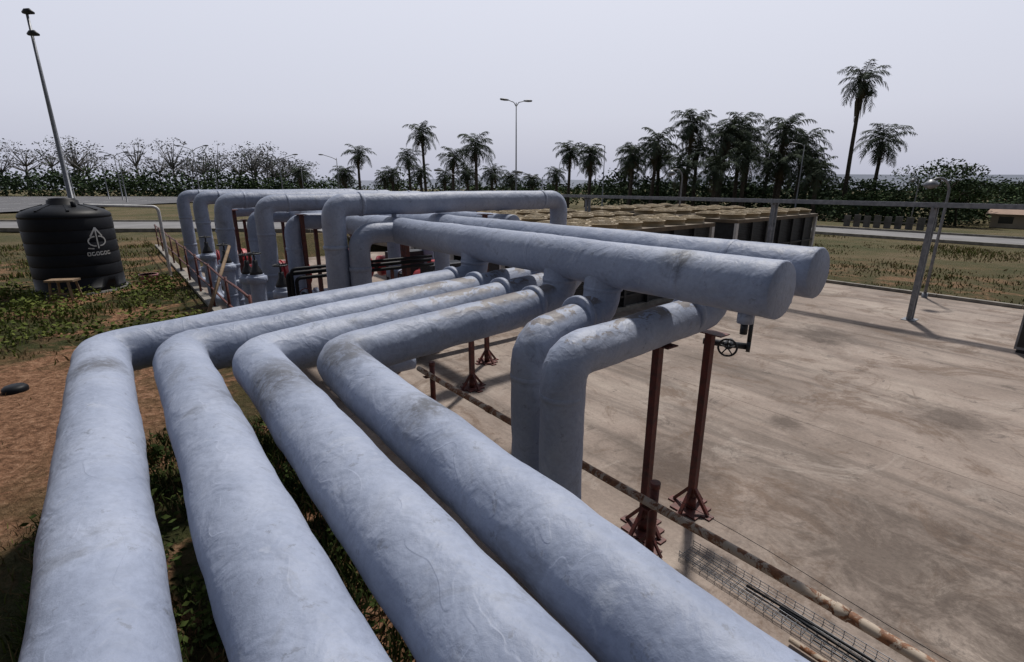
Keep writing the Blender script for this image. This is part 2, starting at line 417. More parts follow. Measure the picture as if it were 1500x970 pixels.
for (a, b1, hb) in ((7.75, 3.02, H1B), (11.1, 2.95, H1B), (13.6, 2.75, H1B), (9.6, 5.6, H2B), (12.0, 5.6, H2B), (16.6, 2.5, H1B)):
    m = MB(); s = -1 if b1 < hb else 1
    pipe(m, [W(a, hb, HZ), W(a, b1, HZ), W(a, b1, 0.5), W(a, b1+0.8, 0.5)], 0.165, M_pipe, fr=0.3, seg=24, step=0.12)
    collar(m, W(a, b1, HZ-0.55), (0,0,1), 0.165, M_pipe, 0.07, 1.06)
    collar(m, W(a, b1, 1.3), (0,0,1), 0.17, M_pipe, 0.2, 1.35)
    collar(m, W(a, b1, 0.95), (0,0,1), 0.165, M_pipe, 0.05, 1.3)
    m.cyl(W(a, b1, 1.3), W(a-0.42, b1, 1.3), 0.035, M_dark, 10)
    m.rings([W(a-0.42, b1, 1.3)+(BX*math.cos(t)+Vector((0,0,1))*math.sin(t))*0.13 for t in [k*math.pi/8 for k in range(17)]], 0.012, M_red, 6)
    m.make('pipe_riser')
for (a, b) in ((10.2, 1.98), (12.1, 1.8), (14.2, 1.75)):
    m = MB()
    pipe(m, [W(a, b, 1.9), W(a, b, 0.75), W(a-0.75, b+0.25, 0.75), W(a-0.75, b+0.25, 1.75)], 0.13, M_pipe, fr=0.34, seg=22, step=0.1)
    collar(m, W(a, b, 1.8), (0,0,1), 0.135, M_pipe, 0.14, 1.3); collar(m, W(a-0.75, b+0.25, 1.62), (0,0,1), 0.135, M_pipe, 0.14, 1.3)
    collar(m, W(a, b, 1.2), (0,0,1), 0.13, M_pipe, 0.05, 1.08)
    for (aa, bb, zt) in ((a, b, 1.9), (a-0.75, b+0.25, 1.75)):
        m.rings([W(aa, bb, zt-0.02), W(aa, bb, zt+0.06), W(aa, bb, zt+0.16), W(aa, bb, zt+0.26)], [0.12, 0.10, 0.05, 0.045], M_dark, 14)
        m.cyl(W(aa, bb, zt+0.26), W(aa, bb, zt+0.42), 0.015, M_dark, 8)
        m.rings([W(aa, bb, zt+0.38)+(AX*math.cos(t)+BX*math.sin(t))*0.12 for t in [k*math.pi/8 for k in range(17)]], 0.012, M_dark, 6)
        for t in (0, 1): m.beam(W(aa, bb, zt+.38)-(AX, BX)[t]*.12, W(aa, bb, zt+.38)+(AX, BX)[t]*.12, .015, .012, M_dark)
    m.make('u_bend_pipe')

# ------------------------------------------------------------------ supports
def stand(a, b, top, arm=0.0, name='pipe_support_stand'):
    m = MB()
    m.gbox(a-0.16, a+0.16, b-0.16, b+0.16, 0.004, 0.02, M_red)
    m.beam(W(a, b, 0.02), W(a, b, top), 0.075, 0.075, M_red)
    m.cyl(W(a, b, 0.02), W(a, b, 0.16), 0.055, M_red, 12)
    for da, db in ((1, 0), (-1, 0), (0, 1), (0, -1)):
        f = W(a+da*0.21, b+db*0.21, 0.025)
        m.beam(f, W(a, b, 0.3), 0.035, 0.035, M_red)
        m.gbox(a+da*0.21-0.05, a+da*0.21+0.05, b+db*0.21-0.05, b+db*0.21+0.05, 0.003, 0.018, M_red)
    m.gbox(a-0.16, a+0.16, b-0.08, b+0.08, top, top+0.012, M_red)
    if arm: m.beam(W(a, b-arm, top+0.04), W(a, b+arm, top+0.04), 0.07, 0.06, M_red)
    return m.make(name)
stand(2.68, 3.86, ze-RP-0.06)
stand(2.58, 4.58, ze-RP-0.06)
for (a, b, t) in ((7.0, 4.6, 2.5), (5.3, 4.7, 2.5), (9.4, 3.75, 2.5), (9.3, 4.62, 2.5), (12.2, 3.75, 2.5), (12.2, 4.62, 2.5), (15, 3.75, 2.5), (7.95, 5.6, 2.95), (10.9, 5.3, 2.9), (10.9, 3.1, 2.9), (13.9, 2.4, 2.9), (16.6, 3.1, 2.5)):
    stand(a, b, t)

# valve with handwheel near the blind ends (wheel faces back towards the walkway)
m = MB(); c = W(2.50, 4.80, 1.88); ax = Vector((-0.45, -0.88, 0.1)).normalized(); up = Vector((0,0,1)); sd = ax.cross(up).normalized()
m.rings([c+(sd*math.cos(t)+up*math.sin(t))*0.09 for t in [k*math.pi/12 for k in range(25)]], 0.011, M_dark, 8)
for k in range(5):
    t = k*math.pi*2/5+0.3; m.cyl(c, c+(sd*math.cos(t)+up*math.sin(t))*0.09, 0.007, M_dark, 6)
m.cyl(c+ax*0.03, c-ax*0.2, 0.014, M_dark, 10)
m.rings([c-ax*0.10, c-ax*0.15, c-ax*0.2, c-ax*0.28, c-ax*0.30], [0.03, 0.05, 0.035, 0.05, 0.05], M_dark, 14)
m.cyl(c-ax*0.2-sd*0.20, c-ax*0.2+sd*0.26, 0.035, M_dark, 14)
m.cyl(c-ax*0.2-sd*0.21, c-ax*0.2-sd*0.17, 0.06, M_dark, 14); m.cyl(c-ax*0.2+sd*0.20, c-ax*0.2+sd*0.24, 0.06, M_dark, 14)
m.cyl(c-ax*0.2-sd*0.19-up*0.02, c-ax*0.2-sd*0.19+up*0.34, 0.022, M_dark, 10)
m.make('gate_valve')

# rusty rail along the slab
m = MB(); rb, rz = 3.57, 0.6
pts = [W(x, rb+0.012*math.sin(x*1.7), rz+0.010*math.sin(x*1.1)) for x in [-3+0.25*k for k in range(41)]]
m.rings(pts, 0.041, M_rust, 16)
for xx in (-1.4, 0.75, 5.0): m.rings([W(xx, rb+0.012*math.sin(xx*1.7), rz+.01*math.sin(xx*1.1)), W(xx+.09, rb+0.012*math.sin(xx*1.7), rz+.01*math.sin(xx*1.1))], [.049, .049], M_rust, 16)
for a in (-0.9, 2.44, 6.72):
    m.cyl(W(a, rb+0.085, 0), W(a, rb+0.085, rz+0.17), 0.043, M_red, 12)
    m.gbox(a-0.09, a+0.09, rb-0.005, rb+0.175, 0.002, 0.014, M_red)
    m.rings([W(a, rb+0.085, rz+0.12), W(a, rb+0.085, rz+0.18)], [0.050, 0.050], M_red, 12)
    m.beam(W(a-0.05, rb+0.0, rz-0.05), W(a+0.05, rb+0.0, rz-0.05), 0.12, 0.012, M_red)
    for s in (-1, 1): m.beam(W(a+s*0.14, rb+0.085, 0.01), W(a, rb+0.085, 0.2), 0.025, 0.025, M_red)
m.make('pipe_railing')
# wire mesh cable tray on slab
m = MB(); b0 = 3.80; wd = 0.24
for k in range(7):
    bb = b0+wd*k/6; m.rings([W(-2+0.6*i, bb+0.006*math.sin(i), 0.02+0.01*R()) for i in range(8)], 0.0035, M_galv, 5)
for s in (b0, b0+wd):
    m.rings([W(-2, s, 0.09), W(2.2, s, 0.08)], 0.0035, M_galv, 5); m.rings([W(-2, s, 0.055), W(2.2, s, 0.05)], 0.003, M_galv, 5)
a = -2
while a < 2.2:
    m.rings([W(a, b0, 0.09), W(a, b0, 0.018), W(a, b0+wd, 0.018), W(a, b0+wd, 0.09)], 0.003, M_galv, 5); a += 0.075
for k in range(4):
    m.rings([W(-2+0.3*i, b0+0.04+0.04*k+0.014*math.sin(i*0.9+k*2), 0.03) for i in range(10+k)], 0.012, M_black, 6)
m.rings([W(-2.5, 3.68, 0.045), W(1.1, 3.66, 0.045)], 0.022, M_rust, 10)
m.make('wire_cable_tray')
m = MB()
m.rings([W(2.4-0.3*i, 4.05+0.03*math.sin(i*0.7), 0.42-0.01*i) for i in range(16)], 0.003, M_black, 5)
m.make('loose_cable')

# black service pipes between risers
m = MB()
for k, (dz, r) in enumerate(((0, 0.035), (0.075, 0.028), (-0.07, 0.03))):
    pp = fillet([W(8.5-0.05*k, 4.7, 2.12+dz), W(8.5-0.05*k, 2.1+0.05*k, 2.12+dz), W(8.5-0.05*k, 2.1+0.05*k, 1.2)], 0.08, 0.3)
    m.rings(pp, r, M_black, 10)
for b in (2.6, 3.9): m.beam(W(8.5, b, 0), W(8.5, b, 2.06), 0.05, 0.05, M_red)
m.make('service_pipe_rack')
def pump(a, b, name='red_pump'):
    m = MB()
    m.gbox(a-0.35, a+0.35, b-0.8, b+0.8, 0, 0.35, M_conc)
    m.rings([W(a, b-0.75, 1.0), W(a, b-0.7, 1.0), W(a, b-0.6, 1.0), W(a, b+0.35, 1.0), W(a, b+0.45, 1.0), W(a, b+0.5, 1.0)], [0.08, 0.27, 0.40, 0.42, 0.3, 0.1], M_redbright, 28)
    for k in range(9):
        m.rings([W(a, b-0.5+k*0.09, 1.0), W(a, b-0.48+k*0.09, 1.0)], [0.445, 0.445], M_redbright, 28)
    m.gbox(a-0.3, a-0.2, b-0.5, b+0.3, 0.35, 0.75, M_redbright); m.gbox(a+0.2, a+0.3, b-0.5, b+0.3, 0.35, 0.75, M_redbright)
    m.gbox(a-0.16, a+0.16, b-0.25, b+0.1, 1.4, 1.6, M_redbright)
    m.cyl(W(a, b+0.5, 1.0), W(a, b+0.75, 1.0), 0.07, M_dark)
    m.rings([W(a, b+0.7, 1.0), W(a, b+0.75, 1.0), W(a, b+0.95, 1.0), W(a, b+1.0, 1.0)], [0.12, 0.32, 0.32, 0.12], M_redbright, 24)
    return m.make(name)
pump(15.2, 3.4); pump(19.0, 3.1); pump(15.2, 5.8); pump(11.5, 6.6)
m = MB()
for (a, b0_, b1_, z, r) in ((9.0, 2.2, 7.5, 0.45, 0.12), (10.2, 2.4, 7, 0.5, 0.14), (11.9, 2.2, 7, 0.4, 0.12), (14.5, 2.1, 7, 0.5, 0.13)):
    pipe(m, [W(a, b0_, z), W(a, b1_, z)], r, M_pipe, seg=18, step=0.2)
    for b in (b0_+0.9, b0_+2.2):
        collar(m, W(a, b, z), BX, r, M_pipe, 0.12, 1.4); m.gbox(a-0.1, a+0.1, b-0.15, b+0.15, 0, z-r*0.8, M_conc)
m.make('low_level_pipework')
for (a, b) in ((10.4, 6.1), (13.0, 6.4)):
    m = MB()
    m.gbox(a-0.25, a+0.25, b-0.5, b+0.5, 0.1, 1.7, M_dark); m.gbox(a-0.262, a-0.25, b-0.44, b-0.02, 0.2, 1.6, M_galv); m.gbox(a-0.262, a-0.25, b+0.02, b+0.44, 0.2, 1.6, M_dark)
    m.gbox(a-0.2, a+0.2, b-0.45, b+0.45, 0, 0.1, M_conc)
    m.make('control_panel')

m = MB()
for z in (1.45, 1.9):
    m.rings([W(8+0.5*k, 1.42, z+0.015*math.sin(k)) for k in range(36)], 0.02, M_red, 8)
for k in range(10): m.cyl(W(8+1.9*k, 1.42, 1.05), W(8+1.9*k, 1.42, 1.95), 0.024, M_red, 8)
m.make('guard_rail')
m = MB()
p = W(10.0, 0.95, 1.0); m.cyl(p, W(11.1, 1.75, 2.35), 0.035, M_wood, 8, 0.028)
m.make('timber_prop')
m = MB()
m.rings(fillet([W(16.9, 1.1, 0.95), W(16.9, 1.1, 2.92), W(17.0, -0.6, 3.0)], 0.15, 0.3), 0.04, M_white, 10)
m.cyl(W(16.9, 1.1, 0.95), W(16.9, 1.1, 1.05), 0.08, M_conc, 10)
m.make('bent_pole')

# ------------------------------------------------------------------ overhead cable tray
m = MB(); tb = 16.5; tz = 3.0
for s in (-0.18, 0.18):
    m.beam(W(-8, tb+s, tz), W(26, tb+s, tz), 0.03, 0.11, M_galv)
k = -8
while k < 26: m.beam(W(k, tb-0.17, tz-0.03), W(k, tb+0.17, tz-0.03), 0.03, 0.02, M_galv); k += 0.4
for s in (-0.1, -0.03, 0.05, 0.11): m.rings([W(-8+1.0*i, tb+s+0.012*math.sin(i*1.3+s*40), tz+0.012) for i in range(35)], 0.028, M_black, 6)
for a in (-0.35, 3.65, 7.65, 15.65, 19.65):
    for s in (-0.1, 0.1):
        m.beam(W(a, tb+s, 0), W(a, tb+s, tz-0.06), 0.045, 0.11, M_galv, AX)
    for z in (0.5, 1.1, 1.7, 2.3): m.beam(W(a, tb-0.08, z), W(a, tb+0.08, z), 0.03, 0.04, M_galv)
    m.gbox(a-0.15, a+0.15, tb-0.2, tb+0.2, 0.002, 0.016, M_galv)
    m.beam(W(a, tb-0.24, tz-0.085), W(a, tb+0.24, tz-0.085), 0.05, 0.05, M_galv)
m.make('overhead_cable_tray')

# ------------------------------------------------------------------ chillers
def chiller(a, b0, L=6.5, name='air_cooled_chiller'):
    m = MB(); wA = 2.1; top = 2.30
    m.gbox(a, a+wA, b0, b0+L, 0.0, 0.12, M_conc)
    m.gbox(a+0.12, a+wA-0.12, b0+0.12, b0+L-0.12, 0.12, top-0.12, M_dark)
    m.gbox(a, a+wA, b0, b0+L, top-0.12, top, M_tandk)
    nseg = 6
    for k in range(nseg+1):
        bb = b0+0.05+(L-0.1)*k/nseg
        for aa in (a+0.05, a+wA-0.05):
            m.gbox(aa-0.045, aa+0.045, bb-(.1 if k in (0, nseg) else 0.045), bb+0.045, 0.12, top-0.122, M_white if k in (0, nseg) else M_dark)
    for z in (0.4, 1.2):
        m.gbox(a+0.02, a+0.08, b0+0.1, b0+L-0.1, z, z+0.06, M_dark)
    for k in range(26):
        z = 0.5+k*0.06
        m.gbox(a+0.09, a+0.118, b0+0.12, b0+L-0.12, z, z+0.02, M_dark)
    for i in range(6):
        for j in range(2):
            c = W(a+0.55+j*1.0, b0+0.58+i*(L-1.16)/5, top)
            n = 22
            def ring(r, z): return [c+Vector((math.cos(2*math.pi*q/n)*r, math.sin(2*math.pi*q/n)*r, z)) for q in range(n)]
            prof = [(0.43, 0.0), (0.42, 0.05), (0.42, 0.12), (0.46, 0.15), (0.46, 0.165), (0.40, 0.165), (0.39, 0.03)]
            n0 = len(m.v)
            for r, z in prof: m.v += ring(r, z)
            for q in range(len(prof)-1):
                for t in range(n): m.face((n0+q*n+t, n0+q*n+(t+1) % n, n0+(q+1)*n+(t+1) % n, n0+(q+1)*n+t), M_tan, True)
            m.quad(*[c+Vector((x*0.27, y*0.27, 0.02)) for x, y in ((-1,-1),(1,-1),(1,1),(-1,1))], M_dark)
            for t in range(5):
                an = t*2*math.pi/5+i; d = Vector((math.cos(an), math.sin(an), 0)); e = Vector((-d.y, d.x, 0))
                m.quad(c+d*0.06+e*0.03+up*0.08, c+d*0.38+e*0.10+up*0.10, c+d*0.38-e*0.08+up*0.05, c+d*0.06-e*0.03+up*0.06, M_dark)
            m.rings([c+up*.22, c+up*.235], [0.09, .085], M_tan, 12)
            for rr in (0.15, 0.21, 0.27, 0.33, .38):
                m.rings([c+Vector((math.cos(q*math.pi/9)*rr, math.sin(q*math.pi/9)*rr, 0.235-.45*rr*rr)) for q in range(19)], 0.007, M_tan, 4)
            for t in range(4):
                an = t*math.pi/4+0.4; d = Vector((math.cos(an), math.sin(an), 0)); m.beam(c-d*0.40+up*0.163, c+d*0.40+up*0.163, 0.03, 0.012, M_tan)
    return m.make(name)
for k in range(4):
    chiller(9.0+k*2.9, 9.0)
for k in range(3):
    chiller(9.2+k*2.9, 17.3, 6.6)
m = MB(); m.gbox(8.6, 18.5, 20.8, 24.4, -0.2, -0.001, M_slab); m.make('chiller_plinth')

# ------------------------------------------------------------------ water tank
TX, TY = -10.55, 12.15
m = MB(); tc = Vector((TX, TY, 0)); g0 = zz(TX, TY)
prof = [(0.84, 0.0), (0.86, 0.03), (0.86, 0.1)]
z = 0.1
for k in range(6):
    prof += [(0.86, z), (0.86, z+0.23), (0.853, z+0.240), (0.853, z+0.256), (0.86, z+0.266)]; z += 0.27
prof += [(0.86, z+0.02), (0.84, z+0.08), (0.74, z+0.15), (0.58, z+0.215), (0.42, z+0.26), (0.30, z+0.28), (0.29, z+0.37), (0.25, z+0.385), (0.25, z+0.41), (0.08, z+0.43), (0.01, z+0.43)]
m.rings([tc+up*(g0+h+0.02) for r, h in prof], [r for r, h in prof], M_black, 56, (True, True))
m.cyl(tc+up*(g0-0.2), tc+up*(g0+0.03), 0.95, M_concdk, 32)
for k in range(8):
    an = k*math.pi/4; d = Vector((math.cos(an), math.sin(an), 0))
    m.beam(tc+d*0.36+up*(g0+0.02+z+0.265), tc+d*0.76+up*(g0+0.02+z+0.14), 0.05, 0.05, M_black)
m.cyl(tc+Vector((0.45, -0.25, g0+z+0.2)), tc+Vector((0.45, -0.25, g0+z+0.37)), 0.05, M_black, 12)
fa = math.atan2(-TY, -TX)+0.55
def tp(s, h):
    t = fa+s/0.866; return tc+Vector((math.cos(t)*0.866, math.sin(t)*0.866, g0+0.02+h))
def stroke(pts, w=0.03):
    for (s0, h0), (s1, h1) in zip(pts, pts[1:]):
        nsub = 3
        for q in range(nsub):
            x0 = s0+(s1-s0)*q/nsub; x1 = s0+(s1-s0)*(q+1)/nsub; y0 = h0+(h1-h0)*q/nsub; y1 = h0+(h1-h0)*(q+1)/nsub
            L = math.hypot(x1-x0, y1-y0); ox, oy = -(y1-y0)/L*w/2, (x1-x0)/L*w/2
            m.quad(tp(x0-ox, y0-oy), tp(x1-ox, y1-oy), tp(x1+ox, y1+oy), tp(x0+ox, y0+oy), M_white)
stroke([(-0.13, 1.28), (0, 1.48), (0.13, 1.28)], 0.035)
stroke([(0, 1.45), (0, 1.0)], 0.03)
for sg in (-1, 1):
    stroke([(sg*(0.04+0.15*math.sin(t)), 1.17+0.11*math.cos(t)) for t in [q*math.pi/8 for q in range(9)]], 0.028)
stroke([(-0.22, 1.02), (-0.1, 1.0)], 0.025)
for k in range(6):
    s0 = -0.25+k*0.088
    stroke([(s0, 0.85), (s0, 0.92), (s0+0.055, 0.92), (s0+0.055, 0.85), (s0, 0.85)] if k % 2 == 0 else [(s0+0.055, 0.92), (s0, 0.92), (s0, 0.85), (s0+0.055, 0.85), (s0+0.055, 0.885)], 0.017)
m.make('water_tank')
m = MB(); c = Vector((-9.75, 10.75, zz(-9.75, 10.75)))
m.box(c+up*0.48, Vector((0.27, 0.05, 0)), Vector((-0.03, 0.14, 0)), up*0.02, M_wood)
for sx in (-0.2, 0.2):
    for sy in (-0.1, 0.1):
        m.beam(c+Vector((sx*1.25, sy*1.3, -0.02)), c+Vector((sx, sy, 0.458)), 0.045, 0.04, M_wood)
m.beam(c+Vector((-0.22, -0.1, 0.2)), c+Vector((0.22, -0.1, 0.2)), 0.03, 0.04, M_wood)
m.make('wooden_stool')
m = MB(); c = Vector((-9.5, 13.0, zz(-9.5, 13.0)))
m.rings([c+up*h for h in (0, 0.02, 0.2, 0.24, 0.24, 0.2)], [0.13, 0.16, 0.21, 0.22, 0.20, 0.05], M_pink, 20)
m.make('plastic_basin')
m = MB(); c = Vector((-6.3, 5.9, zz(-6.3, 5.9)))
m.rings([c+up*h for h in (-0.05, 0.05, 0.08, 0.085)], [0.13, 0.13, 0.10, 0.02], M_black, 18)
m.make('pipe_cap')
m = MB(); c = Vector((11.35, 10.2, 0)); ca, cb = ab(c.x, c.y)
m.gbox(ca-0.4, ca+0.4, cb-0.3, cb+0.3, 0.08, 1.05, M_galv); m.gbox(ca-0.36, ca+0.36, cb-0.26, cb+0.26, 0, 0.08, M_dark)
m.gbox(ca-0.44, ca+0.44, cb-0.34, cb+0.34, 1.052, 1.10, M_galv)
m.gbox(ca-0.36, ca+0.36, cb-0.312, cb-0.3, 0.14, 1.0, M_dark); m.gbox(ca+0.2, ca+0.24, cb-0.33, cb-0.312, 0.5, 0.65, M_galv)
m.make('equipment_cabinet')

# ------------------------------------------------------------------ lamps
def lamp(x, y, h, arms=2, r=0.09, al=1.6, ang=0.0, lean=(0, 0), name='street_lamp'):
    m = MB(); z0 = zz(x, y)-0.2; b = Vector((x, y, z0)); t = b+Vector((lean[0], lean[1], h))
    m.rings([b, b+(t-b)*0.03, b+(t-b)*0.032, b+(t-b)*0.5, t], [r*1.6, r*1.6, r, r*0.75, r*0.5], M_galv, 10)
    for k in range(arms):
        an = ang+k*math.pi; d = Vector((math.cos(an), math.sin(an), 0))
        e = t+d*al+up*al*0.22
        m.rings([t-up*0.3, t+d*al*0.3+up*0.02, e], [r*0.5, r*0.42, r*0.4], M_galv, 8)
        m.rings([e-d*0.1, e, e+d*0.3+up*0.02, e+d*0.6+up*0.03, e+d*0.68+up*0.04], [0.04, 0.07, 0.10, 0.08, 0.02], M_galv, 8)
    return m.make(name)
m = MB(); b = Vector((-34, 40, zz(-34, 40)-0.2)); t = b+up*14.3
m.rings([b, b+up*0.5, b+up*0.52, b+up*8, t], [0.3, 0.3, 0.19, 0.13, 0.08], M_galv, 12)
for dz in (0, -1.35):
    q = t+up*dz; m.cyl(q-up*0.1, q+up*0.12, 0.12, M_dark, 12)
    m.rings([q+Vector((-0.3, 0, -0.05)), q+Vector((-0.05, 0, 0.0)), q+Vector((0.2, 0, 0.02)), q+Vector((0.5, 0, -0.1))], [0.08, 0.2, 0.2, 0.08], M_dark, 10)
m.make('floodlight_mast')
lamp(0.35, 45, 10.0, 2, 0.08, 0.75, 0.35)
lamp(11.5, 66, 8.3, 1, 0.08, 0.5, math.pi)
lamp(34, 62, 9.0, 1, 0.09, 0.8, 2.5)
lamp(-33, 75, 6.8, 2, 0.10, 2.0, 0.1)
lamp(-26.5, 80, 7.4, 1, 0.10, 2.0, math.pi)
for (x, y, h) in ((-42, 70, 7.2), (-48, 85, 6.5), (-55, 90, 7), (-60, 80, 7.0), (-66, 85, 6.8), (-52, 70, 6.0), (-80, 95, 8), (-84, 80, 7.2), (-38, 95, 6.5)):
    lamp(x, y, h, 2, 0.09, 1.6, U(-0.3, 0.3))
lamp(2.2, 38, 3.9, 1, 0.06, 1.6, 2.8); lamp(-4.2, 42, 4.0, 1, 0.06, 1.6, 2.8)
def yard_lamp(x, y, h, dirn, name='yard_lamp'):
    m = MB(); b = Vector((x, y, zz(x, y)-0.1)); d = Vector(dirn).normalized()
    pts = [b, b+up*1.5, b+up*(h-0.5)]+[b+up*(h-0.5)+up*math.sin(t)*0.45+d*(1-math.cos(t))*0.35 for t in [k*math.pi/10 for k in range(1, 8)]]
    m.rings(pts, [0.045]*2+[0.035]*(len(pts)-2), M_galv, 10)
    e = pts[-1]
    m.rings([e+up*0.05, e, e-up*0.08, e-up*0.13, e-up*0.2, e-up*0.23], [0.04, 0.1, 0.2, 0.2, 0.13, 0.02], M_galv, 16)
    m.cyl(b, b+up*0.35, 0.08, M_galv, 10)
    return m.make(name)
yard_lamp(13.3, 15.85, 3.95, (-1, 0.1, 0)); yard_lamp(8.6, 26.5, 4.4, (-1, 0, 0)); yard_lamp(35, 45, 4.2, (-1, 0, 0))

# ------------------------------------------------------------------ palms
def palm_mesh(seed, h, L, nf):
    rs = random.Random(seed); m = MB(); top = None
    cs = []; lx, ly = rs.uniform(-.4, .4), rs.uniform(-.4, .4)
    for k in range(10):
        t = k/9; cs.append(Vector((lx*math.sin(t*2.2), ly*t*t, h*t)))
    m.rings(cs, [0.30*(1-0.35*k/9)+(0.12 if k == 0 else 0)+(0.10 if k > 7 else 0) for k in range(10)], M_bark, 9)
    top = cs[-1]
    for i in range(nf):
        dry = i < nf*0.16
        az = i*2.39996+rs.uniform(-.3, .3); f = (i+0.5)/nf
        el = math.radians(-60+f*143)+rs.uniform(-.2, .2)
        ln = L*rs.uniform(.7, 1.12)*(0.85 if f > .9 else 1)*(0.75 if dry else 1)
        d = Vector((math.cos(az), math.sin(az), 0)); p = top+up*rs.uniform(-.25, .25)
        nst = 12; e = el; side = Vector((-d.y, d.x, 0)); mt = M_palmdry if dry else M_palm; tw = rs.uniform(-.4, .4)
        prev = p
        for k in range(nst):
            dirv = d*math.cos(e)+up*math.sin(e); nx_ = prev+dirv*ln/nst
            m.quad(prev-side*0.035, prev+side*0.035, nx_+side*0.03, nx_-side*0.03, mt)
            t = (k+0.5)/nst
            if t > 0.1:
                ll = ln*0.25*math.sin(math.pi*min(1, 0.16+t*0.80))+0.14
                for s in (-1, 1):
                    for q in (0.15, 0.65):
                        o = prev+(nx_-prev)*q
                        dd = (side*s*(0.85+0.1*tw)+dirv*0.6+up*rs.uniform(-.75, .15)).normalized()*ll*rs.uniform(.7, 1.15)
                        mid = o+dd*0.55-up*0.02*ll; tip = o+dd-up*0.28*ll
                        n0 = len(m.v); w = dirv*0.048
                        m.v += [o-w*0.6, o+w*0.6, mid+w, mid-w, tip]
                        m.face((n0, n0+1, n0+2, n0+3), mt); m.face((n0+3, n0+2, n0+4), mt)
            prev = nx_; e -= (0.09+0.09*t)*(1.15 if f > .4 else .8)*rs.uniform(.7, 1.3)
    return m
pm = {}
def palm(x, y, ztop, L=3.4, name='palm_tree', var=None):
    v = var if var is not None else random.randrange(5)
    if v not in pm:
        o = palm_mesh(100+v, 8.0, 3.4, (34, 29, 38, 27, 36)[v]).make('palm_tree', Vector((0,0,0))); pm[v] = o.data; bpy.data.objects.remove(o)
    z0 = zz(x, y)-0.3; o = bpy.data.objects.new(name, pm[v]); scene.collection.objects.link(o)
    s = L/3.4; zs = max(0.2, (ztop-0.6*L-z0)/8.0)
    o.location = (x, y, z0); o.rotation_euler = (U(-.03, .03), U(-.03, .03), U(0, 6.28))
    me = pm[v].copy(); o.data = me
    for vt in me.vertices:
        if vt.co.z > 8.0-3.6 and (vt.co.x**2+vt.co.y**2) > 0.6 or vt.co.z > 7.4:
            vt.co.x *= s; vt.co.y *= s; vt.co.z = 8.0*zs+(vt.co.z-8.0)*s
        else: vt.co.z *= zs
    return o
P = [(-15.6,95,14.3,3.8),(-19.5,100,10.2,3.4),(-29,100,10.9,3.5),(-33,104,7.6,3.2),(-40,100,7.4,3.2),(-9.6,85,9.5,3.4),(-5.4,80,11.2,4.0),
     (-15.5,90,7.0,2.8),(-3.2,88,7.0,3),(-0.2,95,6.2,2.8),(-21,92,6.8,2.8),(-23.5,96,6.2,2.6),(-7.5,92,7.2,3),(9.6,90,10.9,3.6),(12.3,84,10.2,3.5),(8.2,98,7.0,2.8),(13.5,92,8.2,2.8),
     (16.4,73,9.6,3.5),(19.2,72,11.0,4.0),(21.4,76,9.6,3.6),(23.6,72,13.6,3.9),(25.8,74,10.4,3.8),(27.6,70,12.0,4.0),(30.9,72,13.0,4.2),(33.4,75,11.6,3.9),(35.8,71,12.8,4.2),
     (39.0,72,11.0,3.9),(42.5,76,9.3,3.5),(18,80,7.8,3.4),(32,82,9.8,3.7),(37.4,78,9.2,3.8),(29.2,66,8.8,3.8),(34.2,67,8.4,3.8),(21.6,67,7.6,3.6),(38,65,7.0,3.4),(25,65,7.2,3.5),
     (44.9,70,18.4,3.9),(51.8,75,11.9,4.4),(47,82,7.6,3.3),(-13,100,6.6,2.8),(4,105,6.0,2.6)]
for p_ in P: palm(*p_)

# ------------------------------------------------------------------ broadleaf trees and shrubs
def leaves(m, c, rx, ry, rz, n, sz, mat):
    for _ in range(n):
        while True:
            q = Vector((U(-1,1), U(-1,1), U(-1,1)))
            if 0.15 < q.length < 1: break
        p = c+Vector((q.x*rx, q.y*ry, q.z*rz))
        a1 = Vector((U(-1,1), U(-1,1), U(-.6,.6))).normalized(); b1 = a1.cross(Vector((U(-1,1), U(-1,1), U(-1,1)))).normalized()
        s = sz*U(.5, 1.2)
        m.quad(p-a1*s, p-b1*s*.55, p+a1*s, p+b1*s*.55, mat)
def btree(m, x, y, h, cr, nl, sz, mat, bark, trunk=0.45, mat2=None, ncl=11, sp=(.26, .44)):
    z0 = zz(x, y)-0.3; b = Vector((x, y, z0)); t = b+Vector((U(-.5,.5), U(-.5,.5), h*trunk))
    m.rings([b, (b+t)/2+Vector((U(-.15,.15), 0, 0)), t], [h*.018+.06, h*.013+.04, h*.010+.03], bark, 7)
    for k in range(ncl):
        an = k*2.4+U(-.6,.6); rr = cr*math.sqrt((k+.5)/ncl)*U(.8, 1.15); f = U(0.0, 1)
        c = t+Vector((math.cos(an)*rr, math.sin(an)*rr, h*(1-trunk)*(0.25+0.65*f)*(1-.35*rr/cr)))
        mid = t+(c-t)*.5+up*U(-.2,.1)
        m.rings([t, mid, c], [h*.007+.02, h*.005+.015, .02], bark, 5)
        s = cr*U(*sp)
        leaves(m, c, s*1.35, s*1.35, s*.65, nl//ncl, sz, mat if (mat2 is None or R() < .6) else mat2)
m = MB()
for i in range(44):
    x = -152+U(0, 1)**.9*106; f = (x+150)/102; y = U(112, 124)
    btree(m, x, y, U(11.5, 18.5)*(1.05-0.30*f), U(3.2, 6.0), 260, 0.24, M_leafhaze, M_palebark, U(.38, .5), M_leafdk if R() < .22 else M_leafhaze, 14, (.16, .30))
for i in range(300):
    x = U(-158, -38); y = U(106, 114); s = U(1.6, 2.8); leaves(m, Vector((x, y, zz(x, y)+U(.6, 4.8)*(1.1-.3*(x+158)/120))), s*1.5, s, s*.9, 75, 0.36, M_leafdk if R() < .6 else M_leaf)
m.make('tree_line')
m = MB()
